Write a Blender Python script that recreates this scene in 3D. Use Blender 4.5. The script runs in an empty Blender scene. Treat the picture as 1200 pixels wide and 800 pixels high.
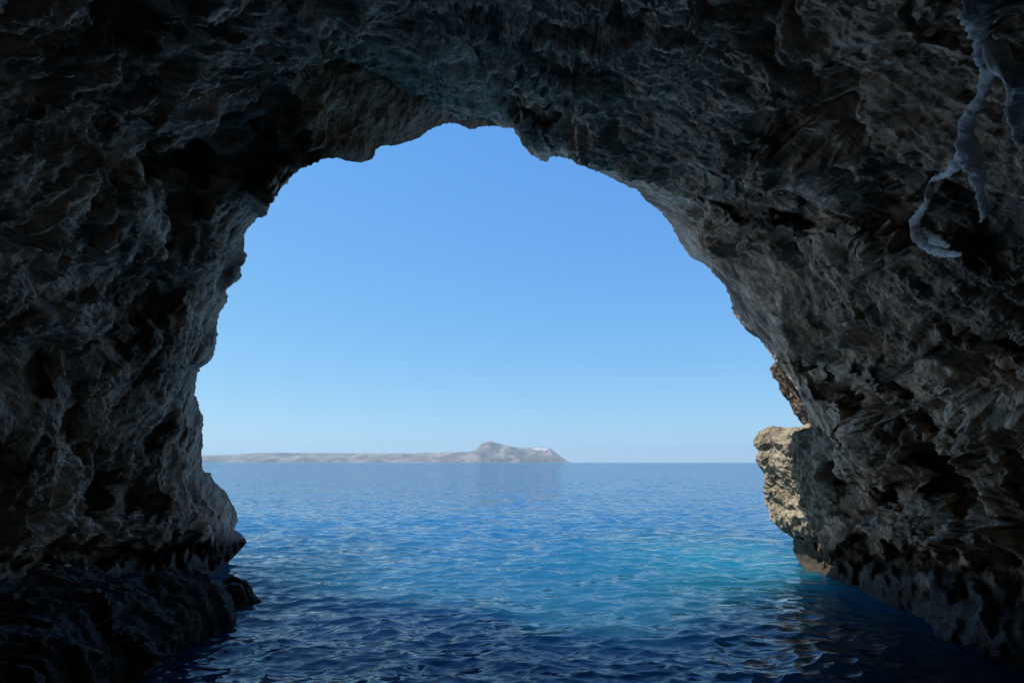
import bpy, math, random
import numpy as np
random.seed(7)
D = bpy.data
scene = bpy.context.scene
col = scene.collection

# ------------------------------------------------------------------ camera
F_PX = 700.0                       # focal length in pixels of a 1200 px wide picture
PITCH = math.radians(11.4)
CAM_H = 4.0
CAM = np.array([0.0, 0.0, CAM_H])
cp, sp_ = math.cos(PITCH), math.sin(PITCH)

def ray(px, py):
    """unit world direction of a point of the 1200 x 800 photograph"""
    u = np.asarray(px, float) - 600.0
    v = np.asarray(py, float) - 400.0
    d = np.stack([u, F_PX * cp + v * sp_, -v * cp + F_PX * sp_], -1)
    return d / np.linalg.norm(d, axis=-1, keepdims=True)

def at(px, py, Y):
    d = ray(px, py)
    return CAM + d * (Y / d[..., 1:2] if d.ndim > 1 else Y / d[1])

cam_d = D.cameras.new("camera")
cam = D.objects.new("camera", cam_d); col.objects.link(cam)
cam_d.sensor_width = 36.0
cam_d.lens = 36.0 * F_PX / 1200.0
cam_d.clip_start = 0.1; cam_d.clip_end = 30000
cam.location = CAM
cam.rotation_euler = (math.radians(90) + PITCH, 0, 0)
scene.camera = cam

# ------------------------------------------------------------------ noise
def _hash(i, j, k, seed):
    h = (i.astype(np.uint32) * np.uint32(374761393) + j.astype(np.uint32) * np.uint32(668265263)
         + k.astype(np.uint32) * np.uint32(2147483647) + np.uint32((seed * 144665 + 1013) & 0xffffffff))
    h = (h ^ (h >> np.uint32(13))) * np.uint32(1274126177)
    h = (h ^ (h >> np.uint32(15))) * np.uint32(2246822519)
    return h ^ (h >> np.uint32(16))

def noise(p, seed=0):
    """gradient noise, about -1..1"""
    p = p.astype(np.float32)
    i0 = np.floor(p); f = p - i0; i0 = i0.astype(np.int64)
    w = f * f * f * (f * (f * 6 - 15) + 10)
    out = np.zeros(p.shape[:-1], np.float32)
    for a in (0, 1):
        wx = w[..., 0] if a else 1 - w[..., 0]
        for b in (0, 1):
            wy = w[..., 1] if b else 1 - w[..., 1]
            for c in (0, 1):
                wz = w[..., 2] if c else 1 - w[..., 2]
                h = _hash(i0[..., 0] + a, i0[..., 1] + b, i0[..., 2] + c, seed)
                gx = ((h & np.uint32(1023)).astype(np.float32) / 511.5 - 1)
                gy = (((h >> np.uint32(10)) & np.uint32(1023)).astype(np.float32) / 511.5 - 1)
                gz = (((h >> np.uint32(20)) & np.uint32(1023)).astype(np.float32) / 511.5 - 1)
                out += wx * wy * wz * (gx * (f[..., 0] - a) + gy * (f[..., 1] - b) + gz * (f[..., 2] - c))
    return out * 1.35

def fbm(p, octv=3, seed=0, gain=0.5):
    s = 0; a = 1.0
    for o in range(octv):
        s = s + a * noise(p * (2.03 ** o) + 17.3 * o, seed + o); a *= gain
    return s

def ridged(p, octv=3, seed=0, gain=0.5):
    s = 0; a = 1.0; prev = 1.0
    for o in range(octv):
        n = 1 - np.abs(noise(p * (2.07 ** o) + 9.1 * o, seed + o)) * 1.9
        s = s + a * n * prev; prev = np.clip(n, 0, 1) * .6 + .4; a *= gain
    return s

def worley(p, seed=0):
    """distance to nearest and second nearest feature point"""
    p = p.astype(np.float32); i0 = np.floor(p).astype(np.int64); f = p - i0
    d1 = np.full(p.shape[:-1], 9., np.float32); d2 = d1.copy()
    for a in (-1, 0, 1):
        for b in (-1, 0, 1):
            for c in (-1, 0, 1):
                h = _hash(i0[..., 0] + a, i0[..., 1] + b, i0[..., 2] + c, seed)
                x = a + (h & np.uint32(1023)).astype(np.float32) / 1023 - f[..., 0]
                y = b + ((h >> np.uint32(10)) & np.uint32(1023)).astype(np.float32) / 1023 - f[..., 1]
                z = c + ((h >> np.uint32(20)) & np.uint32(1023)).astype(np.float32) / 1023 - f[..., 2]
                d = np.sqrt(x * x + y * y + z * z)
                d2 = np.minimum(d2, np.maximum(d1, d)); d1 = np.minimum(d1, d)
    return d1, d2

def facets(p, seed=0, tilt=1.0):
    """broken rock: every cell is a flat face with a tilt and a height of its own"""
    p = p.astype(np.float32); i0 = np.floor(p).astype(np.int64); f = p - i0
    best = np.full(p.shape[:-1], 9., np.float32); out = np.zeros_like(best)
    for a in (-1, 0, 1):
        for b in (-1, 0, 1):
            for c in (-1, 0, 1):
                h = _hash(i0[..., 0] + a, i0[..., 1] + b, i0[..., 2] + c, seed)
                g = _hash(i0[..., 0] + a, i0[..., 1] + b, i0[..., 2] + c, seed + 77)
                x = f[..., 0] - a - (h & np.uint32(1023)).astype(np.float32) / 1023
                y = f[..., 1] - b - ((h >> np.uint32(10)) & np.uint32(1023)).astype(np.float32) / 1023
                z = f[..., 2] - c - ((h >> np.uint32(20)) & np.uint32(1023)).astype(np.float32) / 1023
                d = x * x + y * y + z * z
                k = (g & np.uint32(255)).astype(np.float32) / 127.5 - 1
                gx = ((g >> np.uint32(8)) & np.uint32(255)).astype(np.float32) / 127.5 - 1
                gy = ((g >> np.uint32(16)) & np.uint32(255)).astype(np.float32) / 127.5 - 1
                gz = ((g >> np.uint32(24)) & np.uint32(255)).astype(np.float32) / 127.5 - 1
                v = .45 * k + tilt * (gx * x + gy * y + gz * z)
                m = d < best
                out = np.where(m, v, out); best = np.where(m, d, best)
    return out

def sstep(a, b, x):
    t = np.clip((x - a) / (b - a), 0, 1)
    return t * t * (3 - 2 * t)

def grid_normals(P, wrap=False):
    du = np.gradient(P, axis=0); dv = np.gradient(P, axis=1)
    if wrap:
        du[0] = P[1] - P[-2]; du[-1] = du[0]
    n = np.cross(du, dv)
    return n / (np.linalg.norm(n, axis=-1, keepdims=True) + 1e-9)

# ------------------------------------------------------------------ mesh helpers
def mesh_obj(name, verts, faces, mat, parent=None, smooth=True, attrs=None):
    me = D.meshes.new(name)
    verts = np.asarray(verts, np.float32).reshape(-1, 3)
    faces = np.asarray(faces, np.int32)
    nf, k = faces.shape
    me.vertices.add(len(verts)); me.vertices.foreach_set("co", verts.ravel())
    me.loops.add(nf * k); me.loops.foreach_set("vertex_index", faces.ravel())
    me.polygons.add(nf)
    me.polygons.foreach_set("loop_start", np.arange(0, nf * k, k, dtype=np.int32))
    if attrs:
        for an, av in attrs.items():
            at_ = me.attributes.new(an, 'FLOAT', 'POINT')
            at_.data.foreach_set("value", np.asarray(av, np.float32).ravel())
    me.update(calc_edges=True)
    me.polygons.foreach_set("use_smooth", np.full(nf, smooth))
    me.materials.append(mat)
    o = D.objects.new(name, me); col.objects.link(o)
    if parent: o.parent = parent
    return o

def grid_faces(nu, nv, flip=False):
    i = np.arange(nu - 1)[:, None]; j = np.arange(nv - 1)[None, :]
    a = i * nv + j
    f = np.stack([a, a + nv, a + nv + 1, a + 1], -1).reshape(-1, 4)
    return f[:, ::-1] if flip else f

def tag(o, label=None, cat=None, group=None, kind=None):
    if label: o["label"] = label
    if cat: o["category"] = cat
    if group: o["group"] = group
    if kind: o["kind"] = kind
    return o

def empty(name, loc=(0, 0, 0)):
    o = D.objects.new(name, None); col.objects.link(o); o.location = loc
    return o

# ------------------------------------------------------------------ materials
class NT:
    def __init__(self, name):
        self.m = D.materials.new(name); self.m.use_nodes = True
        self.t = self.m.node_tree; self.t.nodes.clear()
        self.out = self.n('ShaderNodeOutputMaterial')
    def n(self, typ, **kw):
        nd = self.t.nodes.new(typ)
        for k, v in kw.items():
            if k.startswith('i_'): nd.inputs[k[2:].replace('_', ' ')].default_value = v
            else: setattr(nd, k, v)
        return nd
    def l(self, a, b): self.t.links.new(a, b)
    def ramp(self, fac, stops):
        r = self.n('ShaderNodeValToRGB')
        e = r.color_ramp.elements
        e[0].position, e[0].color = stops[0][0], (*stops[0][1], 1)
        e[1].position, e[1].color = stops[1][0], (*stops[1][1], 1)
        for p, c in stops[2:]:
            x = e.new(p); x.color = (*c, 1)
        self.l(fac, r.inputs[0]); return r.outputs[0]
    def mix(self, f, a, b, mode='MIX'):
        m = self.n('ShaderNodeMix', data_type='RGBA', blend_type=mode)
        if isinstance(f, (int, float)): m.inputs[0].default_value = f
        else: self.l(f, m.inputs[0])
        for s, x in ((6, a), (7, b)):
            if isinstance(x, tuple): m.inputs[s].default_value = (*x, 1)
            else: self.l(x, m.inputs[s])
        return m.outputs[2]
    def math(self, op, a, b=None, clamp=False):
        m = self.n('ShaderNodeMath', operation=op, use_clamp=clamp)
        for s, x in ((0, a), (1, b)):
            if x is None: continue
            if isinstance(x, (int, float)): m.inputs[s].default_value = x
            else: self.l(x, m.inputs[s])
        return m.outputs[0]
    def noise(self, vec, scale, detail=4, rough=.55, dist=0.0):
        n = self.n('ShaderNodeTexNoise')
        n.inputs['Scale'].default_value = scale; n.inputs['Detail'].default_value = detail
        n.inputs['Roughness'].default_value = rough; n.inputs['Distortion'].default_value = dist
        if vec is not None: self.l(vec, n.inputs['Vector'])
        return n

def rock_material(name, dark, mid, pale, rough=.75, spec=.35, wet=True, bump=.5, pale_amt=.5, bed=.35, contrast=1.0, stain=.22):
    b = NT(name)
    geo = b.n('ShaderNodeNewGeometry')
    sx = b.n('ShaderNodeSeparateXYZ'); b.l(geo.outputs['Position'], sx.inputs[0])
    # coordinates drawn out along the beds of the rock
    sb = b.math('SUBTRACT', b.math('SUBTRACT', b.math('MULTIPLY', sx.outputs[1], .8), b.math('MULTIPLY', sx.outputs[2], .42)), b.math('MULTIPLY', sx.outputs[0], .25))
    cb = b.n('ShaderNodeCombineXYZ')
    b.l(b.math('MULTIPLY', sx.outputs[0], bed), cb.inputs[0])
    b.l(b.math('MULTIPLY', sx.outputs[2], bed), cb.inputs[1])
    b.l(b.math('MULTIPLY', sb, 1.2), cb.inputs[2])
    v = cb.outputs[0]; pos = geo.outputs['Position']
    n1 = b.noise(pos, .30, 5, .6, .3)          # broad mineral patches
    n2 = b.noise(v, 2.2, 8, .68, .25)           # mottling along the beds
    n3 = b.noise(v, 9., 6, .65, .1)            # grain
    n5 = b.noise(pos, 14., 4, .6)
    f = b.math('ADD', b.math('MULTIPLY', n1.outputs[0], .45), b.math('MULTIPLY', n2.outputs[0], .55))
    c = b.ramp(f, [(.42, dark), (.52, mid), (.52 + .17 / max(pale_amt, .05) * .5, pale)])
    lo = 1 - .6 * contrast
    g = b.ramp(n3.outputs[0], [(.36, (lo, lo, lo)), (.56, (1.0, 1.0, 1.0)), (.70, (1.25, 1.25, 1.25))])
    c = b.mix(1.0, c, g, 'MULTIPLY')
    g2 = b.ramp(n5.outputs[0], [(.3, (.8, .8, .8)), (.65, (1.1, 1.1, 1.1))])
    c = b.mix(.8, c, g2, 'MULTIPLY')
    # thin pale calcite veins and cracks
    vn = b.n('ShaderNodeTexNoise', noise_type='RIDGED_MULTIFRACTAL')
    vn.inputs['Scale'].default_value = 1.6; vn.inputs['Detail'].default_value = 4; vn.inputs['Roughness'].default_value = .6; vn.inputs['Distortion'].default_value = .2
    b.l(v, vn.inputs['Vector'])
    c = b.mix(b.math('MULTIPLY', b.ramp(vn.outputs[0], [(.6, (0, 0, 0)), (1.0, (1, 1, 1))]), .16), c, pale)
    # rusty / ochre stains with a shape of their own
    n4 = b.noise(pos, .7, 5, .6, .8)
    st = b.ramp(n4.outputs[0], [(.54, (0, 0, 0)), (.68, (1, 1, 1))])
    c = b.mix(b.math('MULTIPLY', st, stain), c, (.20, .135, .085))
    if wet:                                     # dark algae band along the waterline, deepened as painted shade under the outcrop
        zz = b.math('ADD', sx.outputs[2], b.math('MULTIPLY', n2.outputs[0], 1.2))
        band = b.ramp(b.math('MULTIPLY', zz, .2), [(.30, (1, 1, 1)), (.48, (0, 0, 0))])
        c = b.mix(b.math('MULTIPLY', band, .96), c, (.042, .037, .028))
    bs = b.n('ShaderNodeBsdfPrincipled')
    b.l(c, bs.inputs['Base Color'])
    b.l(b.math('ADD', b.math('MULTIPLY', n2.outputs[0], .3), rough - .15), bs.inputs['Roughness'])
    bs.inputs['Specular IOR Level'].default_value = spec
    if wet: b.l(b.math('MULTIPLY', b.math('SUBTRACT', 1.0, b.math('MULTIPLY', band, .75)), spec), bs.inputs['Specular IOR Level'])
    if wet: b.l(b.math('SUBTRACT', b.math('ADD', b.math('MULTIPLY', n2.outputs[0], .3), rough - .15), b.math('MULTIPLY', band, .12)), bs.inputs['Roughness'])
    h = b.math('ADD', b.math('ADD', b.math('MULTIPLY', n3.outputs[0], .5), b.math('MULTIPLY', n2.outputs[0], 1.0)), b.math('MULTIPLY', n5.outputs[0], .25))
    bm = b.n('ShaderNodeBump'); bm.inputs['Strength'].default_value = bump; bm.inputs['Distance'].default_value = .16
    b.l(h, bm.inputs['Height']); b.l(bm.outputs[0], bs.inputs['Normal'])
    b.l(bs.outputs[0], b.out.inputs[0])
    return b.m

M_rock = rock_material('cave_limestone', (.13, .092, .06), (.60, .44, .305), (.88, .74, .58), spec=.5, bump=.9, bed=.32)
M_flow = rock_material('calcite_flowstone', (.55, .53, .50), (.80, .77, .72), (.92, .90, .86), rough=.45, wet=False, pale_amt=.8, bed=.8, contrast=.6, stain=.1)
M_out = rock_material('weathered_limestone', (.20, .17, .12), (.34, .30, .225), (.50, .46, .36), spec=.2, pale_amt=.7, bed=.8, contrast=.7, bump=.7)
M_red = rock_material('shaded_red_limestone', (.08, .058, .044), (.17, .122, .09), (.34, .27, .20), spec=.2, pale_amt=.6, bed=.8, contrast=.8, bump=.7)  # reddish rock, base colour darkened to stand in for shade on the buttress
M_black = rock_material('algae_dark_rock', (.036, .029, .021), (.075, .062, .046), (.18, .15, .11), spec=.3, bed=.8)

# ------------------------------------------------------------------ the cave shell
# rim of the cave mouth, traced from the photograph from the foot of the left wall over the arch to the foot of the right wall
RIM = [(330, 1000), (230, 830), (235, 760), (245, 700), (259, 669), (264, 664), (270, 656), (280.6, 646), (286, 639), (289.5, 635), (285, 628),
 (280, 623), (275, 620), (281, 609), (280, 596), (274, 589), (267.5, 574), (264, 572.5), (254, 567.5), (248, 559), (247, 554), (239, 552.5),
 (236, 549), (236, 542), (235, 531), (237.5, 522), (236, 507), (237.5, 496), (236, 487), (231, 480), (230, 470), (227, 461), (227, 452.5), (229, 439),
 (233, 430), (237, 425.6), (243, 424), (247.5, 419), (249.4, 411), (252.5, 402.5), (252, 386), (250.6, 380), (254, 370), (256, 364), (264, 355),
 (268, 347), (266, 341), (272.5, 333), (278, 329), (283, 324), (282.5, 315), (286, 307.5), (288, 300), (287.5, 290), (288, 275), (292.5, 267.5), (300, 260),
 (310, 250), (316, 240), (326, 230), (332, 217.5), (345, 205), (354, 197.5), (370, 190), (382, 186), (394, 185), (400, 186), (406, 189), (422.5, 190.6),
 (436, 187), (440, 181), (441, 175), (445, 172), (454, 170.6), (461, 171), (469, 169), (484, 164), (492.5, 161), (499, 155), (510, 149), (525, 144), (535, 145),
 (542.5, 148), (552.5, 152.5), (560, 149), (584, 148), (602.5, 150), (605, 156), (610.6, 161), (616, 172.5), (625, 182.5), (634, 188), (641, 188), (647.5, 184),
 (655, 183), (677.5, 192.5), (690, 196), (706, 202), (725, 211), (739, 219), (746, 220), (750, 226), (757.5, 235), (774, 248), (782.5, 260), (789, 274), (796, 286), (805, 300),
 (814, 307.5), (822.5, 310), (831, 317.5), (835, 325), (845, 334), (852.5, 346), (859, 365), (866, 376), (874, 386), (884, 394), (894, 402.5), (900, 411), (905, 420),
 (912, 428), (922, 440), (933, 453), (941, 468), (948, 485), (955, 520), (958, 560), (948, 600), (930, 625), (930, 637), (929, 646), (937, 659), (943, 668), (949, 678), (948, 690),
 (955, 720), (960, 800), (930, 950), (800, 1100)]
RIM = np.array(RIM, float)
ax = ray(590, 420)
e1 = np.array([1., 0, 0]); e1 -= ax * e1.dot(ax); e1 /= np.linalg.norm(e1)
e2 = np.cross(ax, e1)
if e2[2] > 0: e2 = -e2                                   # e2 points down the picture
rd = ray(RIM[:, 0], RIM[:, 1])
r_al = np.arccos(np.clip(rd @ ax, -1, 1))
r_ph = np.unwrap(np.arctan2(rd @ e2, rd @ e1))
if r_ph[-1] < r_ph[0]: pass
order = np.argsort(r_ph); r_ph = r_ph[order]; r_al = r_al[order]

NPH = 2300
ph = np.linspace(r_ph[0], r_ph[-1], NPH)
al0 = np.interp(ph, r_ph, r_al)
rs = np.random.RandomState(3)
jag = fbm(np.stack([ph * 60, ph * 0, ph * 0], -1), 4, 5, .6) * .0016
al0 = al0 + jag
A_IN = math.radians(50)
t1 = np.linspace(0, 1, 430) ** 1.1
t2 = np.linspace(0, 1, 46)[1:]
al = np.concatenate([al0[:, None] + (np.maximum(A_IN, al0 + .2)[:, None] - al0[:, None]) * t1[None, :],
                     np.maximum(A_IN, al0 + .2)[:, None] + (math.radians(174) - np.maximum(A_IN, al0 + .2)[:, None]) * t2[None, :]], 1)
NA = al.shape[1]
PH = np.repeat(ph[:, None], NA, 1)
dirs = (np.cos(al)[..., None] * ax + np.sin(al)[..., None] * (np.cos(PH)[..., None] * e1 + np.sin(PH)[..., None] * e2))

TX, TZ, TA, TB, TBL = 0.3, 3.0, 11.2, 14.3, 15.0
def tunnel(d):
    def solve(b):
        A = (d[..., 0] / TA) ** 2 + (d[..., 2] / b) ** 2 + 1e-7
        B = 2 * (d[..., 0] * (-TX) / TA ** 2 + d[..., 2] * (CAM_H - TZ) / b ** 2)
        C = (TX / TA) ** 2 + ((CAM_H - TZ) / b) ** 2 - 1
        return (-B + np.sqrt(np.maximum(B * B - 4 * A * C, 0))) / (2 * A)
    t = solve(TB)
    low = CAM_H + t * d[..., 2] < TZ
    t = np.where(low, solve(TBL), t)
    back = np.where(d[..., 1] < -0.02, 17.0 / np.maximum(-d[..., 1], .02), 1e4)   # the closed rear of the cave
    k = 6.0
    return np.minimum((t ** -k + back ** -k) ** (-1 / k), 42)

r = tunnel(dirs)
# the cave narrows inwards: roof and upper walls come down away from the mouth and so catch its light
flare = np.clip((al - al0[:, None]) / math.radians(34), 0, 1) ** .85 * sstep(-.04, .36, dirs[..., 2])
r = r * (1 - .54 * flare)
# picture position of every direction that lies in front of the camera (for placing the cave's features)
fz = dirs[..., 1] * cp + dirs[..., 2] * sp_
fzc = np.maximum(fz, .15)
PX = 600 + F_PX * dirs[..., 0] / fzc
PY = 400 - F_PX * (-dirs[..., 1] * sp_ + dirs[..., 2] * cp) / fzc
P0 = CAM + dirs * r[..., None]
wob = np.stack([noise(P0 * .7, 41), noise(P0 * .7, 42)], -1) * 26 + np.stack([noise(P0 * 2.3, 43), noise(P0 * 2.3, 44)], -1) * 14 
PXw, PYw = PX + wob[..., 0], PY + wob[..., 1]

def blob(cx, cy, sx, sy, rot=0, sharp=2.0):
    c, s = math.cos(math.radians(rot)), math.sin(math.radians(rot))
    dx, dy = PXw - cx, PYw - cy
    u = (dx * c + dy * s) / sx; v = (-dx * s + dy * c) / sy
    return np.exp(-(u * u + v * v) ** (sharp / 2))

front = sstep(.15, .4, fz)
dab = np.clip((np.interp(PX, [250, 330, 400, 480, 560, 605, 700], [60, 66, 75, 103, 136, 152, 190]) - PY) / 170, 0, 1.6) * np.exp(-((PX - 490) / 280) ** 2) * sstep(.15, .4, fz)
r = r * (1 - .30 * dab)
phd = np.degrees(PH)
r = r * (1 - .085 * np.exp(-((phd - 297) / 22) ** 2) + .07 * np.exp(-((phd - 256) / 14) ** 2))
# the hanging step in the roof: a rock face turned to the camera, from the roof crease down to the rim
def on_form(px, py):
    d = ray(px, py); k = np.argmax(np.where(fz > .2, dirs @ d, -1).ravel())
    return CAM + d * r.ravel()[k]
cr = np.array([on_form(x, y) for x, y in ((330, 66), (400, 75), (480, 103), (560, 136), (598, 146))])
n_face = np.cross(cr[3] - cr[1], np.array([.05, .08, 1.0])); n_face /= np.linalg.norm(n_face)
den = dirs @ n_face
tp = ((cr[2] + np.array([0, .30, 0]) - CAM) @ n_face) / np.where(np.abs(den) < 1e-4, 1e-4, den)
below = (PY > np.interp(PX, [300, 330, 400, 480, 560, 605], [66, 66, 75, 103, 136, 152]) - 4)
mface = sstep(300, 372, PXw) * (1 - sstep(590, 606, PX)) * below * front
rt = np.where((tp > 4) & (tp < r * 1.12), tp, r)
r = r + (rt - r) * mface * .92

PB = CAM + dirs * r[..., None]                           # the plain form, before cavities
# cavities (+) and bulges (-) seen in the photograph: x, y, half sizes, tilt, amount, edge sharpness
FEAT = [
 (150, 170, 70, 34, 20, .16, 3), (205, 205, 46, 26, -10, .13, 3), (238, 222, 24, 26, 30, .08, 3), (95, 310, 90, 46, 10, .14, 3),
 (60, 95, 60, 26, 20, .08, 3), (200, 120, 60, 16, 12, -.05, 2), (165, 240, 40, 16, -30, -.06, 2), (150, 370, 70, 22, -35, .09, 3),
 (40, 420, 46, 24, -40, .09, 3), (190, 500, 20, 34, 25, .08, 3), (70, 500, 26, 30, 10, .07, 3), (120, 580, 26, 34, 5, .14, 3), (170, 585, 18, 26, 0, .08, 3),
 (190, 430, 90, 26, -50, -.05, 2), (260, 260, 90, 22, -50, -.05, 2), (60, 370, 90, 20, -30, -.04, 2),
 (330, 30, 120, 12, 25, .05, 3), (420, 20, 120, 20, 20, -.04, 2), (640, 110, 40, 24, 20, .07, 3), (740, 30, 60, 12, 10, .05, 3), (610, 90, 26, 14, 20, .03, 2),
 (985, 75, 18, 7, -20, .08, 3), (930, 165, 60, 12, 0, .05, 3), (1000, 250, 100, 34, 8, .11, 4), (1105, 245, 100, 44, 0, .12, 4), (1180, 270, 60, 34, 0, .09, 3),
 (900, 240, 90, 24, 15, .06, 3), (960, 190, 140, 12, 2, -.04, 2), (1060, 320, 120, 20, 8, -.05, 2), (1000, 450, 90, 22, 10, .15, 4), (1185, 412, 34, 34, 0, .2, 5),
 (1060, 390, 120, 16, 10, -.04, 2), (972, 558, 26, 34, -10, .2, 5), (1110, 555, 48, 24, 20, .15, 4), (1060, 590, 26, 18, 10, .12, 4), (1150, 600, 30, 20, 30, .10, 4),
 (1100, 500, 30, 16, 10, .09, 3), (1010, 500, 20, 16, 0, .07, 3), (1050, 530, 34, 14, 20, -.05, 2), (1030, 625, 90, 18, 5, -.06, 2), (1150, 636, 70, 18, 6, -.08, 2),
 (1180, 540, 20, 44, -20, -.06, 2), (1130, 470, 40, 20, 20, -.05, 2), (1090, 664, 130, 18, 8, .08, 3), (1180, 750, 120, 50, 30, -.17, 2), (100, 655, 190, 15, -3, .10, 4), (140, 618, 150, 14, -2, -.04, 2),
]
mult = np.ones_like(r)
for (cx, cy, sx, sy, rot, amt, sh) in FEAT:
    mult += amt * blob(cx, cy, sx, sy, rot, sh) * front
edge = sstep(0, .10, al - al0[:, None])                  # 0 on the rim, 1 a little inside
r = r * (1 + (mult - 1) * (.25 + .75 * edge))
P = CAM + dirs * r[..., None]

def bedding(Q):
    """coordinates stretched along the bedding of the rock: third axis runs across the beds"""
    right = sstep(-3, 3, Q[..., 0])
    sb = .8 * Q[..., 1] - (.75 * right + .15 * (1 - right)) * Q[..., 2] - .25 * Q[..., 0]
    return np.stack([Q[..., 0] * .30, Q[..., 2] * .30 + Q[..., 1] * .10, sb * 1.25], -1)

def flakes(B, seed):
    """broken plates: saw-toothed steps across the beds, each plate ending somewhere along them"""
    ph_ = B[..., 2] + .42 * fbm(B * np.array([.9, .9, .45]), 3, seed, .55)
    fr_ = ph_ - np.floor(ph_)
    cell = noise(np.stack([B[..., 0] * 2.2, B[..., 1] * 2.2, np.floor(ph_) * 7.3 + .5], -1), seed + 5)
    return (1 - fr_) * sstep(.0, .10, fr_) * (.55 + .9 * cell)

def rock_relief(P, big=1.0, side=None):
    """height of the rock's relief, in metres, at points P"""
    x, y, z = P[..., 0], P[..., 1], P[..., 2]
    w = np.stack([noise(P * .33, 11), noise(P * .33, 12), noise(P * .33, 13)], -1) * .5
    w2 = np.stack([noise(P * 1.3, 14), noise(P * 1.3, 15), noise(P * 1.3, 16)], -1) * .09
    Q = P + w + w2
    right = sstep(-3, 3, x)
    B = bedding(Q)
    d = big * (.75 * fbm(P * .16, 2, 21) + .36 * fbm(Q * .42, 3, 23))
    strata = .22 * (ridged(B * .5, 2, 31) - .6) + .20 * flakes(B * .8, 131) + .12 * flakes(B * 1.9 + 3.3, 141) + .06 * flakes(B * 4.2 + 1.7, 151) + .30 * facets(B * np.array([1.3, 1.3, .75]) + .12 * w, 181, .9) + .13 * facets(B * np.array([3.4, 3.4, 2.1]), 183, .9)
    V = np.stack([Q[..., 0] * .9, Q[..., 1] * .9, Q[..., 2] * .22], -1)
    drape = .30 * (ridged(V * .75, 3, 51, .5) - .6) + .14 * (ridged(V * 2.2, 3, 54, .6) - .6)
    K = Q * np.array([1.0, .8, 1.5])
    d1, d2 = worley(K * .75 + .25 * np.stack([noise(K * 2, 58), noise(K * 2, 59), noise(K * 2, 60)], -1), 61)
    karst = -.40 * sstep(.50, .05, d1) * sstep(-.1, .3, noise(K * .5, 62)) + .24 * (ridged(K * .7, 4, 65, .5) - .7) + .08 * flakes(B * 2.0 + 5.1, 161) + .24 * facets(K * .95 + .15 * w, 185, .9) + .10 * facets(K * 2.6, 187, .9)
    low = sstep(8.2, 5.6, z + 1.2 * w[..., 0])
    wl = low * (1 - right); wr = low * right
    # smooth sheets of rock between broken, ragged zones
    rag = .30 + .95 * sstep(-.22, .30, noise(P * np.array([.22, .22, .30]), 77) + .35 * noise(P * .8, 78))
    strata = strata * rag; drape = drape * (.5 + .5 * rag); karst = karst * (.45 + .6 * rag)
    d = d + strata * (1 - .65 * wl - .65 * wr) + drape * wl * .9 + karst * wr * .9
    # scattered dark pockets and small pits everywhere
    pk = noise(Q * np.array([.45, .45, .65]), 71) + .25 * noise(Q * 1.7, 74); d = d - .60 * sstep(.15, .60, pk)
    pk2 = noise(B * 1.6, 72); d = d - .24 * sstep(.15, .5, pk2) - .12 * sstep(.2, .5, noise(B * 3.7, 73))
    d = d + .04 * fbm(Q * 5.2, 2, 81, .6) + .016 * noise(P * 14., 85)
    d = d * (.22 + .78 * sstep(.9, 2.5, z + .5 * w[..., 1]))               # worn smooth by the waves near the water
    return d

N = grid_normals(PB)
for _ in range(12):
    N[1:-1, 1:-1] = (N[1:-1, 1:-1] + N[:-2, 1:-1] + N[2:, 1:-1] + N[1:-1, :-2] + N[1:-1, 2:]) / 5
N /= np.linalg.norm(N, axis=-1, keepdims=True)
inw = np.sum(N * (CAM - P), -1, keepdims=True); N = np.where(inw < 0, -N, N)
rel = rock_relief(P)
near_rim = sstep(0, .06, al - al0[:, None])
rel = rel * (1 - .6 * mface)
fade = .10 + .90 * near_rim
rel = np.where(rel > 0, rel * fade, rel * (.25 + .75 * near_rim))
P = P + N * rel[..., None]
# second, finer pass
Qf = P + np.stack([noise(P * 1.3, 91), noise(P * 1.3, 92), noise(P * 1.3, 93)], -1) * .25
BF = bedding(Qf); fine = .05 * facets(BF * np.array([9., 9., 6.]), 189, 1.) + .028 * (ridged(BF * np.array([3.2, 3.2, 2.8]), 4, 95, .62) - .7) + .035 * flakes(BF * 8 + .7, 97) + .02 * noise(Qf * 9, 99)
P = P + N * (fine * (1 - .5 * mface) * (.4 + .6 * near_rim) * (.4 + .6 * sstep(.6, 2.2, P[..., 2])))[..., None]

# outer rock: the rim's thickness and the cliff face outside, opening away from the mouth
rimP = P[:, 0, :]
cen = np.array([TX, 0, 5.0])
outv = rimP - cen; outv[:, 1] = 0; outv /= np.linalg.norm(outv, axis=1, keepdims=True)
ext = []
prof = [(.14, .06), (.30, .15), (.52, .28), (.80, .42), (1.1, .6), (1.4, 1.0), (2.0, 1.15), (3, 1.3), (5, 1.5), (8, 1.7), (14, 2.0), (24, 2.4), (40, 3.0)]
for d_, e_ in prof:
    q = rimP + outv * d_ + np.array([0, e_, 0])
    q = q + np.array([0, 1, 0]) * (fbm(q * .6, 3, 7) * min(d_ * .35, .8))[:, None] + outv * (np.abs(fbm(q * .9, 3, 8)) * min(d_ * .3, .6))[:, None]
    ext.append(q)
ext = np.stack(ext[::-1], 1)
Pall = np.concatenate([ext, P], 1)
NE = ext.shape[1]

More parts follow.
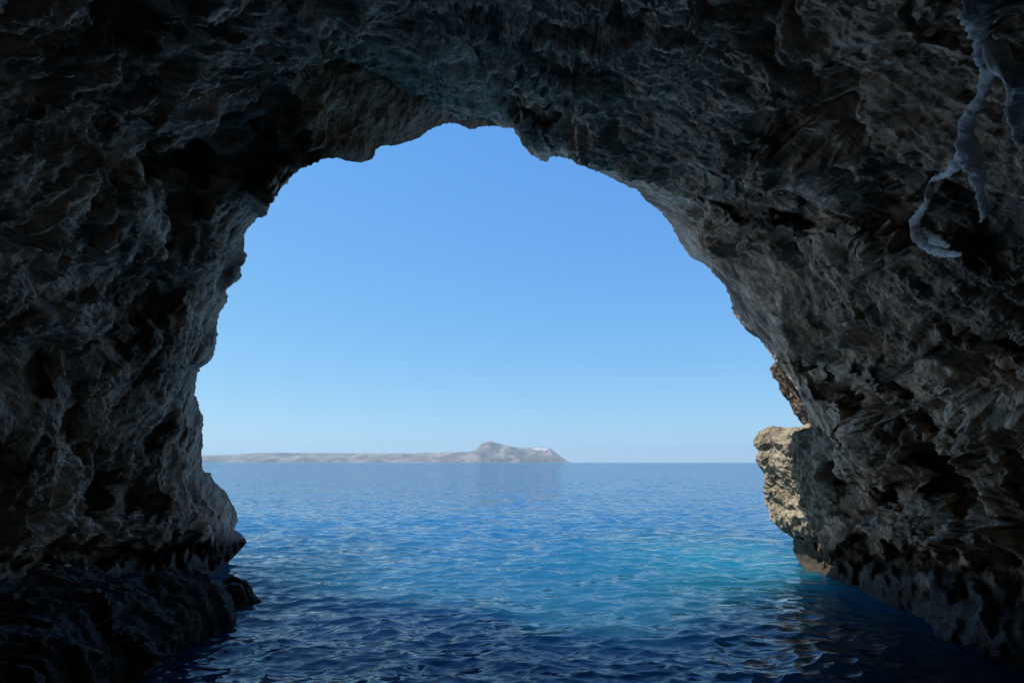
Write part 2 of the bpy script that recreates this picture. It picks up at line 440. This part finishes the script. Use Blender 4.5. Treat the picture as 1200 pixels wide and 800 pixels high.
sea_cave = empty("sea_cave", (0, 22, 0))
tag(sea_cave, "dark rugged limestone sea cave whose arched mouth frames the sea and sky", "sea cave")
def cave_part(name, i0, i1, label=None):
    q = Pall[i0:i1 + 1] - np.array(sea_cave.location)
    o = mesh_obj(name, q, grid_faces(q.shape[0], q.shape[1]), M_rock, sea_cave)
    if label: o["label"] = label
    return o
def ph_index(px, py):
    d = ray(px, py); a = math.atan2(d @ e2, d @ e1)
    while a < ph[0]: a += 2 * math.pi
    while a > ph[-1]: a -= 2 * math.pi
    return int(np.argmin(np.abs(ph - a)))
iA = ph_index(330, 218); iB = ph_index(757, 235)
ia, ib = sorted((iA, iB))
left_first = RIM[order[0]][0] < 600
cave_part("wall", 0, ia, "cave wall hung with grey flowstone drapes above a dark ledge")
cave_part("ceiling", ia, ib, "cave roof with a sharp hanging step beside the arch")
cave_part("wall", ib, NPH - 1, "pitted cave wall full of dark hollows behind the sunlit block")

# unseen rock skin added to block leaking sun, well behind every inner hollow
rP = np.linalg.norm(P - CAM, axis=-1)
bi, bj = 10, 8
ii = np.arange(0, NPH, bi); jj = np.arange(6, NA, bj)
blk = np.array([[rP[i:i + bi + 1, j:j + bj + 1].max() for j in jj] for i in ii])
for _ in range(2):
    e = np.pad(blk, 1, mode='edge')
    blk = np.max([e[a:a + blk.shape[0], c:c + blk.shape[1]] for a in range(3) for c in range(3)], axis=0)
mass = CAM + dirs[ii][:, jj] * (blk + .9)[..., None]
mesh_obj("sun_block_skin", mass - np.array(sea_cave.location), grid_faces(len(ii), len(jj)), M_rock, sea_cave)

def surf_point(px, py, lift=.15):
    """point of the finished cave surface seen at a place of the photograph, lifted towards the inside"""
    d = ray(px, py)
    i = ph_index(px, py); a = math.acos(float(d @ ax))
    lo, hi = max(0, i - 3), min(NPH, i + 4)
    Ppatch = P[lo:hi]; dd = Ppatch - CAM; dd = dd / np.linalg.norm(dd, axis=-1, keepdims=True)
    k = np.argmax((dd @ d).ravel()); q = Ppatch.reshape(-1, 3)[k]
    return q + (CAM - q) / np.linalg.norm(CAM - q) * lift

def strand(pts, radii, lift=.75, seg=40, sub=34, seed=0, lump=.42):
    """a lumpy tapering ribbon of flowstone following picture points over the rock"""
    C = np.array([surf_point(x, y, lift) for x, y in pts]); R = np.array(radii, float)
    # smooth the depth so that the strand hangs instead of following every pit
    dist = np.linalg.norm(C - CAM, axis=1); ds = dist.copy()
    for _ in range(3): ds[1:-1] = (ds[:-2] + ds[1:-1] * 1.0 + ds[2:]) / 3
    ds = np.minimum(ds, dist + .1)
    C = CAM + (C - CAM) * (ds / dist)[:, None]
    u = np.linspace(0, len(C) - 1, (len(C) - 1) * sub + 1); k = np.arange(len(C))
    def cr_(a):
        i = np.clip(u.astype(int), 0, len(C) - 2); t = u - i
        g = lambda j: a[np.clip(j, 0, len(C) - 1)]
        p0, p1, p2, p3 = g(i - 1), g(i), g(i + 1), g(i + 2)
        if a.ndim > 1: t = t[:, None]
        return .5 * (2 * p1 + (p2 - p0) * t + (2 * p0 - 5 * p1 + 4 * p2 - p3) * t ** 2 + (3 * p1 - p0 - 3 * p2 + p3) * t ** 3)
    c = cr_(C); rr = np.maximum(cr_(R) * .78, .012)
    T = np.gradient(c, axis=0); T /= np.linalg.norm(T, axis=1, keepdims=True)
    vdir = (CAM - c); vdir /= np.linalg.norm(vdir, axis=1, keepdims=True)
    S = np.cross(T, vdir); S /= np.linalg.norm(S, axis=1, keepdims=True); U = np.cross(S, T)
    th = np.linspace(0, 2 * math.pi, seg, endpoint=False)
    V = c[:, None] + rr[:, None, None] * (np.cos(th)[None, :, None] * S[:, None] + .38 * np.sin(th)[None, :, None] * U[:, None])
    nrm = V - c[:, None]
    V = V + nrm * (lump * (fbm(V * np.array([3.5, 3.5, 1.6]), 3, seed + 3, .5) + .9 * (ridged(V * np.array([5., 5., 1.0]), 2, seed + 8) - .8)))[..., None]
    n, m = V.shape[:2]
    f = []
    for i in range(n - 1):
        for j in range(m):
            f.append((i * m + j, i * m + (j + 1) % m, (i + 1) * m + (j + 1) % m, (i + 1) * m + j))
    Vv = np.concatenate([V.reshape(-1, 3), c[:1], c[-1:]])
    for j in range(m):
        f.append((n * m, (j + 1) % m, j, j)); f.append((n * m + 1, (n - 1) * m + j, (n - 1) * m + (j + 1) % m, (n - 1) * m + (j + 1) % m))
    f = np.array(f)
    return Vv, f

def flowstone(name, strands, mat, label):
    vs, fs, off = [], [], 0
    for k, s in enumerate(strands):
        v, f = strand(*s[:2], seed=k * 5, **(s[2] if len(s) > 2 else {}))
        vs.append(v); fs.append(f + off); off += len(v)
    v = np.concatenate(vs) - np.array(sea_cave.location); f = np.concatenate(fs)
    me = D.meshes.new(name)
    me.from_pydata(v.tolist(), [], [tuple(dict.fromkeys(q)) for q in f.tolist()])
    me.polygons.foreach_set("use_smooth", np.full(len(me.polygons), True))
    me.materials.append(mat)
    o = D.objects.new(name, me); col.objects.link(o); o.parent = sea_cave; o["label"] = label
    return o

flowstone("flowstone", [
  ([(1142, -30), (1144, 8), (1150, 42), (1160, 66), (1168, 90)], [.16, .15, .14, .17, .15]),
  ([(1158, 40), (1172, 72), (1190, 92), (1206, 120), (1212, 165)], [.10, .16, .17, .20, .16]),
  ([(1160, 78), (1150, 110), (1136, 145), (1130, 180), (1134, 200)], [.10, .07, .10, .13, .05]),
  ([(1134, 165), (1114, 200), (1094, 212), (1086, 236), (1074, 258), (1072, 272), (1086, 292), (1104, 298), (1128, 298)], [.10, .09, .06, .07, .10, .13, .12, .10, .04]),
  ([(1080, 270), (1092, 282), (1112, 292)], [.10, .12, .05]),
  ([(1136, 175), (1144, 196), (1148, 220), (1152, 248), (1150, 262)], [.12, .13, .08, .06, .03]),
 ], M_flow, "whitish veined flowstone hanging from the cave roof")

# ------------------------------------------------------------------ separate rocks
def boulder(name, center, half, rnd, fn, mat, n=120, warp=None):
    """rounded block: six gridded faces pushed out to a rounded box and roughened"""
    g = np.linspace(-1, 1, n)
    vs, fs, off = [], [], 0
    a, b = np.meshgrid(g, g, indexing='ij')
    for axi in range(3):
        for sg in (-1, 1):
            q = np.zeros((n, n, 3)); q[..., axi] = sg; q[..., (axi + 1) % 3] = a; q[..., (axi + 2) % 3] = b * 1.0
            vs.append(q.reshape(-1, 3)); fs.append(grid_faces(n, n, flip=(sg < 0)) + off); off += n * n
    q = np.concatenate(vs); f = np.concatenate(fs)
    _, first, inv = np.unique(np.round(q * 1e5).astype(np.int64), axis=0, return_index=True, return_inverse=True)
    q = q[first]; f = inv.ravel()[f]
    h = np.array(half, float)
    core = np.maximum(h - rnd, .01)
    p = q * h; c = np.clip(p, -core, core); dlt = p - c
    L = np.linalg.norm(dlt, axis=1, keepdims=True) + 1e-9
    nrm = dlt / L
    p = c + nrm * np.minimum(L, rnd)
    p = np.where(L > 1e-6, c + nrm * rnd, p)
    if warp is not None: p = warp(p)
    wp = p + np.array(center)
    p = p + nrm * fn(wp, nrm)[:, None]
    o = mesh_obj(name, p, f, mat); o.location = center
    return o

def out_relief(P, n):
    Q = P + np.stack([noise(P * .9, 111), noise(P * .9, 112), noise(P * .9, 113)], -1) * .3
    d1, d2 = worley(Q * np.array([1.5, 1.5, 1.8]), 114)
    d = .35 * fbm(P * .45, 2, 115) + .18 * (ridged(Q * .9, 3, 116) - .6) + .07 * (ridged(Q * 3.0, 3, 117, .6) - .6)
    d = d - .16 * sstep(.42, .16, d1) - .10 * sstep(.3, .6, noise(Q * 3.4, 118)) + .02 * noise(P * 13, 119)
    for (hx, hy, hy2, s1) in ((927, 538, 22.6, .48), (968, 556, 21.6, .8), (912, 590, 23.6, .22)):
        c = at(hx, hy, hy2); dd = np.sqrt((((P - c) / np.array([.9, .9, .62])) ** 2).sum(-1))
        d = d - .75 * sstep(s1 * 1.15, s1 * .7, dd + .12 * noise(P * 3, 120))
    return d
def out_warp(p):
    p = p.copy()
    u = p[:, 2] / 1.95                                   # -1 bottom .. 1 top
    p[:, 0] += .25 * np.clip(-u - .2, 0, 1) * (p[:, 1] > -9)
    p[:, 2] += (p[:, 0] + 1.8) * .10 * np.clip(u, 0, 1)   # the top rises towards the wall
    p[:, 2] -= (p[:, 0] + 1.8) * .05 * np.clip(-u, 0, 1)
    return p
outc = at(887, 560, 24.2)
outcrop = boulder("rock_outcrop", (12.95, 23.9, 3.3), (2.1, 2.1, 1.85), .36, out_relief, M_out, n=190, warp=out_warp)
outcrop.rotation_euler = (0, 0, .15)
tag(outcrop, "pale sunlit rock block jutting out over the water at the foot of the arch", "rock outcrop")

def dark_relief(P, n):
    Q = P + np.stack([noise(P * .8, 131), noise(P * .8, 132), noise(P * .8, 133)], -1) * .35
    d1, d2 = worley(Q * 1.1, 134)
    Bq = bedding(Q)
    return (.55 * fbm(P * .4, 2, 135) + .12 * fbm(Q * 1.1, 4, 136, .5) + .20 * facets(Q * np.array([.9, .9, 1.3]), 191, .9) + .08 * facets(Q * 2.6, 193, .9) + .12 * flakes(Bq * 1.3, 171) + .09 * flakes(Bq * 3. + 2, 172)
            + .04 * (ridged(Q * 2.3, 4, 139, .6) - .8) + .02 * noise(P * 12, 138))
def butt_warp(q):
    q = q.copy(); q[:, 0] -= .40 * q[:, 2]; return q
buttress = boulder("buttress", (14.5, 27.4, 7.15), (1.6, 1.2, 1.6), .4, lambda P, n: .8 * dark_relief(P * 1.2, n), M_red, n=110, warp=butt_warp)
buttress.parent = sea_cave; buttress.location = np.array((14.5, 27.4, 7.15)) - np.array(sea_cave.location)
buttress["label"] = "sunlit brown outer rock showing past the shaded arch"
ledge = boulder("rock_ledge", (-10.55, 10.9, -1.2), (3.6, 6.1, 2.5), 1.8, dark_relief, M_black, n=220)
tag(ledge, "broad dark algae covered rock ledge sloping into the sea below the flowstone wall", "rock ledge")
p = at(283, 700, 18.3)
def rock_warp(q):
    q = q.copy(); t = np.clip(q[:, 2] / .8 * .5 + .5, 0, 1)
    q[:, 0] = q[:, 0] * (1 - .70 * t) + .38 * t
    q[:, 1] *= 1 - .5 * t
    return q
small = boulder("rock", (p[0] - .7, 18.3, -.1), (1.3, .75, .68), .3, lambda P, n: .42 * dark_relief(P * 1.9, n), M_black, n=100, warp=rock_warp)
tag(small, "small black jagged rock at the waterline beside the dark ledge", "rock")

# ------------------------------------------------------------------ sea
def shelf(x, y):
    """0 over deep water .. 1 over the shallow sandy shelf by the mouth"""
    s = np.exp(-(((x - 9.3) / 5.5) ** 2 + ((y - 27) / 7.5) ** 2)) + .06 * np.exp(-(((x + 1) / 8) ** 2 + ((y - 22) / 6) ** 2))
    return np.clip(s, 0, 1)
rows = np.concatenate([np.radians(np.linspace(75, 24, 40)), np.radians(np.linspace(24, .032, 760))[1:] ])
rows = np.concatenate([rows[:-1], [math.atan(CAM_H / 7100.)]])
dist = CAM_H / np.tan(rows)
az = np.radians(np.concatenate([np.linspace(-180, -46, 40)[:-1], np.linspace(-46, 46, 950), np.linspace(46, 180, 40)[1:]]))
DI, AZ = np.meshgrid(dist, az, indexing='ij')
X, Y = DI * np.sin(AZ), DI * np.cos(AZ)
Z = np.zeros_like(X); DX = np.zeros_like(X); DY = np.zeros_like(X)
dr = np.gradient(dist)[:, None]; dt = DI * np.gradient(az)[None, :]
rs = np.random.RandomState(12)
NW = 130
for k in range(NW):
    lam = .12 * (2.9 / .12) ** (rs.rand() ** 1.1)
    th = math.radians(-74 + rs.randn() * 36)             # travelling mostly towards the cave
    kx, ky = math.cos(th) * 2 * math.pi / lam, math.sin(th) * 2 * math.pi / lam
    amp = .0047 * lam ** .88 * (1.0 if lam < 2.5 else .8)
    eff = np.abs(dr * ky) + np.abs(dt * kx)               # phase step of the grid: unresolved waves fade out
    a = amp * np.clip(1.6 - eff, 0, 1)
    ph_ = kx * X + ky * Y + rs.rand() * 6.28
    # patches: gusts strengthen the ripples here and there
    Z += a * np.sin(ph_); c_ = a * np.cos(ph_) * 2.0
    DX += c_ * math.cos(th); DY += c_ * math.sin(th)
gust = .75 + .5 * noise(np.stack([X * .12, Y * .12, X * 0], -1), 201)
W = np.stack([X + DX * gust, Y + DY * gust, Z * gust], -1)

b = NT("sea_water")
geo = b.n('ShaderNodeNewGeometry')
def slope(scale, stretch, k, detail=2):
    mp = b.n('ShaderNodeMapping'); mp.inputs['Scale'].default_value = stretch; mp.inputs['Rotation'].default_value = (0, 0, .25)
    b.l(geo.outputs['Position'], mp.inputs['Vector'])
    n = b.noise(mp.outputs[0], scale, detail, .6, .3)
    s = b.n('ShaderNodeVectorMath', operation='SUBTRACT'); b.l(n.outputs['Color'], s.inputs[0]); s.inputs[1].default_value = (.5, .5, .5)
    m = b.n('ShaderNodeVectorMath', operation='MULTIPLY'); b.l(s.outputs[0], m.inputs[0]); m.inputs[1].default_value = (k, k, 0)
    return m.outputs[0]
def vadd(a, c):
    v = b.n('ShaderNodeVectorMath', operation='ADD'); b.l(a, v.inputs[0]); b.l(c, v.inputs[1]); return v.outputs[0]
cd = b.n('ShaderNodeSeparateXYZ'); b.l(geo.outputs['Position'], cd.inputs[0])
far = b.n('ShaderNodeMapRange'); far.inputs['From Min'].default_value = 14; far.inputs['From Max'].default_value = 90
far.inputs['To Min'].default_value = .6; far.inputs['To Max'].default_value = .55
b.l(cd.outputs[1], far.inputs['Value'])
sl = vadd(slope(1.3, (.8, 1.5, 1), 1.8, 4), slope(.22, (.7, 1.5, 1), .6))
sc_ = b.n('ShaderNodeVectorMath', operation='SCALE'); b.l(sl, sc_.inputs[0]); b.l(far.outputs[0], sc_.inputs['Scale'])
nn = b.n('ShaderNodeVectorMath', operation='NORMALIZE'); b.l(vadd(vadd(geo.outputs['Normal'], sc_.outputs[0]), vadd(slope(3.2, (.8, 1.6, 1), .55, 4), slope(11., (.8, 1.5, 1), .22, 2))), nn.inputs[0])
nrm = nn.outputs[0]
fr = b.n('ShaderNodeFresnel'); fr.inputs['IOR'].default_value = 1.333; b.l(nrm, fr.inputs['Normal'])
gl = b.n('ShaderNodeBsdfGlossy'); gl.inputs['Roughness'].default_value = .06; b.l(nrm, gl.inputs['Normal'])
sh = b.n('ShaderNodeAttribute', attribute_name='shelf')
tint = b.mix(sh.outputs['Fac'], (.003, .014, .02), (.05, .26, .30))
tr = b.n('ShaderNodeBsdfTransparent'); b.l(tint, tr.inputs['Color'])
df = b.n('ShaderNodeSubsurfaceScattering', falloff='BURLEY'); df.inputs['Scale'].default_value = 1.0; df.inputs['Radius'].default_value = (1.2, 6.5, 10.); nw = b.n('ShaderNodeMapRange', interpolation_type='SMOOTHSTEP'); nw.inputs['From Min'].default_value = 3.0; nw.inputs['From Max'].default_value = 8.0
b.l(b.math('ABSOLUTE', b.math('SUBTRACT', cd.outputs[0], -.3)), nw.inputs['Value'])   # body colour darkened near the walls, painted in for the cave's shade
op = b.n('ShaderNodeMapRange', interpolation_type='SMOOTHSTEP'); op.inputs['From Min'].default_value = 12; op.inputs['From Max'].default_value = 46; b.l(cd.outputs[1], op.inputs['Value'])  # water also dimmed inside the mouth, shade put into its colour
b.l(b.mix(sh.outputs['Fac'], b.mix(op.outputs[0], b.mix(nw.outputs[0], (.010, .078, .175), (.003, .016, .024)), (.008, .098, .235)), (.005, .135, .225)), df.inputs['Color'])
body = b.n('ShaderNodeAddShader'); b.l(tr.outputs[0], body.inputs[0]); b.l(df.outputs[0], body.inputs[1])
mx = b.n('ShaderNodeMixShader'); b.l(fr.outputs[0], mx.inputs[0]); b.l(body.outputs[0], mx.inputs[1]); b.l(gl.outputs[0], mx.inputs[2])
b.l(mx.outputs[0], b.out.inputs[0])
M_water = b.m
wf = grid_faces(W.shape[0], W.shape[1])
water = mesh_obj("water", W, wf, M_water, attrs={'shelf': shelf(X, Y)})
tag(water, "rippled blue sea, turquoise in the sun and dark inside the cave", "sea", kind="structure")
nz = np.zeros(3, np.float32); 
if water.data.polygons[len(wf) // 2].normal.z < 0: water.data.flip_normals()

b = NT("seabed_sand")
geo = b.n('ShaderNodeNewGeometry')
n1 = b.noise(geo.outputs['Position'], .16, 5, .6, .5); n2 = b.noise(geo.outputs['Position'], 1.6, 4)
c = b.ramp(n1.outputs[0], [(.40, (.10, .10, .075)), (.56, (.50, .46, .36))])
c = b.mix(.4, c, b.ramp(n2.outputs[0], [(.3, (.5, .5, .5)), (.7, (1, 1, 1))]), 'MULTIPLY')
bs = b.n('ShaderNodeBsdfDiffuse'); b.l(c, bs.inputs['Color']); b.l(bs.outputs[0], b.out.inputs[0])
gx = np.concatenate([-np.geomspace(7200, 62, 14), np.linspace(-60, 60, 120), np.geomspace(62, 7200, 14)])
gy = np.concatenate([np.linspace(-30, 100, 130), np.geomspace(102, 7200, 16)])
SX, SY = np.meshgrid(gx, gy, indexing='ij')
SZ = -13 + 9.5 * shelf(SX, SY) + .5 * fbm(np.stack([SX * .15, SY * .15, SX * 0], -1), 3, 301) 
seabed = mesh_obj("seabed", np.stack([SX, SY, SZ], -1), grid_faces(len(gx), len(gy)), b.m)
tag(seabed, "sandy and rocky sea floor under the clear water", "seabed", kind="structure")

# ------------------------------------------------------------------ island on the horizon
ID = 4600.0
prof_px = np.array([(120, 537), (180, 535), (238, 533), (262, 532.2), (300, 530.6), (330, 530.2), (380, 530.6), (430, 530.8), (476, 531), (500, 530.2), (530, 529.6), (548, 529.2), (556, 527.5), (562, 521), (570, 517),
   (574, 516.2), (580, 518), (592, 521), (602, 523.4), (612, 525), (625, 524.2), (640, 523.8), (646, 525), (650, 528.5), (656, 533), (662, 537.5), (668, 541.6), (672, 543)])
xs = (prof_px[:, 0] - 600) / (F_PX * cp + 141 * sp_) * ID
hs = np.array([at(x, y, ID)[2] for x, y in prof_px])
nx, ny = 620, 60
IX = np.linspace(xs[0], xs[-1], nx); tY = np.linspace(0, 1, ny)
H = np.interp(IX, xs, hs)
II, TT = np.meshgrid(IX, tY, indexing='ij')
q = np.stack([II * .006, TT * 4, II * 0], -1)
YY = ID - 260 + TT * 900 + 60 * fbm(np.stack([II * .004, II * 0, II * 0], -1), 4, 401)
shp = np.where(TT < .06, TT / .06 * .35, np.where(TT < .33, .35 + (TT - .06) / .27 * .65, 1 - .5 * ((TT - .33) / .67) ** 2))
HH = H[:, None] * shp * (1 + .16 * fbm(np.stack([II * .012, YY * .006, II * 0], -1), 4, 405) * (1 - sstep(.22, .33, TT) * .85)) 
HH = np.where(TT <= .001, -8, HH) * np.where(TT > .99, 0, 1) - np.where(TT > .99, 8, 0)
island = empty("island", (-300, ID, 0))
tag(island, "low hazy island with a pointed hill and a pale cliff on the horizon", "island")
IO = np.array(island.location)
b = NT("island_scrub")
geo = b.n('ShaderNodeNewGeometry')
mp = b.n('ShaderNodeMapping'); mp.inputs['Scale'].default_value = (.008, .004, .02); b.l(geo.outputs['Position'], mp.inputs['Vector'])
n1 = b.noise(mp.outputs[0], 1.0, 6, .65, .4); n2 = b.noise(mp.outputs[0], 3.5, 4, .7)
c = b.ramp(n1.outputs[0], [(.38, (.09, .075, .06)), (.50, (.18, .135, .11)), (.64, (.31, .245, .205))])
c = b.mix(b.ramp(n2.outputs[0], [(.62, (0, 0, 0)), (.72, (1, 1, 1))]), c, (.40, .36, .31))
bs = b.n('ShaderNodeBsdfDiffuse'); b.l(c, bs.inputs['Color']); b.l(bs.outputs[0], b.out.inputs[0])
M_isl = b.m
IP = np.stack([II, YY, HH], -1)
mesh_obj("headland", IP - IO, grid_faces(nx, ny), M_isl, island)
b = NT("pale_cliff"); bs = b.n('ShaderNodeBsdfDiffuse')
geo = b.n('ShaderNodeNewGeometry'); n1 = b.noise(geo.outputs['Position'], .04, 4)
b.l(b.ramp(n1.outputs[0], [(.35, (.42, .37, .33)), (.6, (.66, .62, .58))]), bs.inputs['Color']); b.l(bs.outputs[0], b.out.inputs[0])
j0, j1 = np.argmin(np.abs(IX - (622 - 600) / (F_PX * cp + 28) * ID)), np.argmin(np.abs(IX - (646 - 600) / (F_PX * cp + 28) * ID))
k0, k1 = 11, 20
cl = IP[j0:j1, k0:k1].copy()
edge_ = noise(cl * .03, 77)
cl[..., 1] -= 3.0; cl[..., 2] += 1.5
uu = np.linspace(0, 1, cl.shape[0])[:, None]; vv = np.linspace(0, 1, cl.shape[1])[None, :]
cl[..., 1] += 22 * sstep(.62, .80, np.abs(2 * uu - 1) ** 2 * .8 + np.abs(vv - .72) * (1.3 + 1.2 * fbm(np.stack([uu * 5 + 3, uu * 0, uu * 0], -1), 3, 19)) + (1 - vv) * (.15 + .4 * fbm(np.stack([uu * 9, uu * 0, uu * 0], -1), 3, 9)) + 0 * vv)
cl[0, :, 1] += 8; cl[-1, :, 1] += 8; cl[:, 0, 1] += 6; cl[:, -1, 1] += 8; cl[:, -1, 2] -= 3
mesh_obj("cliff", cl - IO, grid_faces(cl.shape[0], cl.shape[1]), b.m, island)["label"] = "white cliff face near the end of the island"

# ------------------------------------------------------------------ haze
hx, y0, y1, z0, z1 = 7600., -60., 7600., -16., 190.
v = np.array([(x, y, z) for x in (-hx, hx) for y in (y0, y1) for z in (z0, z1)])
fcs = [(0, 1, 3, 2), (4, 6, 7, 5), (0, 4, 5, 1), (2, 3, 7, 6), (0, 2, 6, 4), (1, 5, 7, 3)]
b = NT("haze"); pv = b.n('ShaderNodeVolumePrincipled')
pv.inputs['Color'].default_value = (.55, .84, 1.0, 1); pv.inputs['Density'].default_value = 1.2e-4; pv.inputs['Anisotropy'].default_value = .2
b.l(pv.outputs[0], b.out.inputs['Volume'])
haze = mesh_obj("haze", v, fcs, b.m, smooth=False); haze["kind"] = "stuff"; haze["label"] = "thin sea haze in front of the island"; haze["category"] = "haze"

# ------------------------------------------------------------------ light
SUN_EL = math.radians(57)
sdir = np.array([-1, .19]); sdir /= np.linalg.norm(sdir)
S = np.array([sdir[0] * math.cos(SUN_EL), sdir[1] * math.cos(SUN_EL), math.sin(SUN_EL)])
sl_ = D.lights.new("sun", 'SUN'); sl_.energy = 4.6; sl_.angle = math.radians(.53); sl_.color = (1, .93, .82)
sun = D.objects.new("sun", sl_); col.objects.link(sun)
from mathutils import Vector
sun.rotation_euler = Vector(S).to_track_quat('Z', 'Y').to_euler()
sun.location = (-40, 60, 60)
wd = D.worlds.new("World"); scene.world = wd; wd.use_nodes = True
nt = wd.node_tree; nt.nodes.clear()
wo = nt.nodes.new('ShaderNodeOutputWorld'); bg = nt.nodes.new('ShaderNodeBackground'); sk = nt.nodes.new('ShaderNodeTexSky')
sk.sky_type = 'NISHITA'; sk.sun_disc = False; sk.sun_elevation = SUN_EL; sk.sun_rotation = math.atan2(S[0], S[1])
sk.air_density = 1.0; sk.dust_density = 0.0; sk.ozone_density = 2.0; sk.altitude = 0
bg.inputs['Strength'].default_value = .109
# the camera's rendering of the clear sky: a power and a gain for each colour channel of the sky texture
sep = nt.nodes.new('ShaderNodeSeparateColor'); com = nt.nodes.new('ShaderNodeCombineColor')
nt.links.new(sk.outputs[0], sep.inputs[0])
for i_, (g_, c_) in enumerate(((.85, .62), (.58, 1.47), (.20, 4.15))):
    p_ = nt.nodes.new('ShaderNodeMath'); p_.operation = 'POWER'; p_.inputs[1].default_value = g_
    m_ = nt.nodes.new('ShaderNodeMath'); m_.operation = 'MULTIPLY'; m_.inputs[1].default_value = c_
    nt.links.new(sep.outputs[i_], p_.inputs[0]); nt.links.new(p_.outputs[0], m_.inputs[0]); nt.links.new(m_.outputs[0], com.inputs[i_])
nt.links.new(com.outputs[0], bg.inputs[0]); nt.links.new(bg.outputs[0], wo.inputs[0])

scene.view_settings.view_transform = 'Standard'
scene.view_settings.look = 'None'
scene.view_settings.exposure = .5; scene.view_settings.gamma = 1
scene.view_settings.use_curve_mapping = False
scene.render.engine = 'CYCLES'
cy = scene.cycles
cy.use_denoising = True
cy.max_bounces = 10; cy.diffuse_bounces = 8; cy.glossy_bounces = 4; cy.transparent_max_bounces = 12; cy.volume_bounces = 0
cy.sample_clamp_indirect = .9
cy.caustics_reflective = True; cy.blur_glossy = .5; cy.caustics_refractive = False
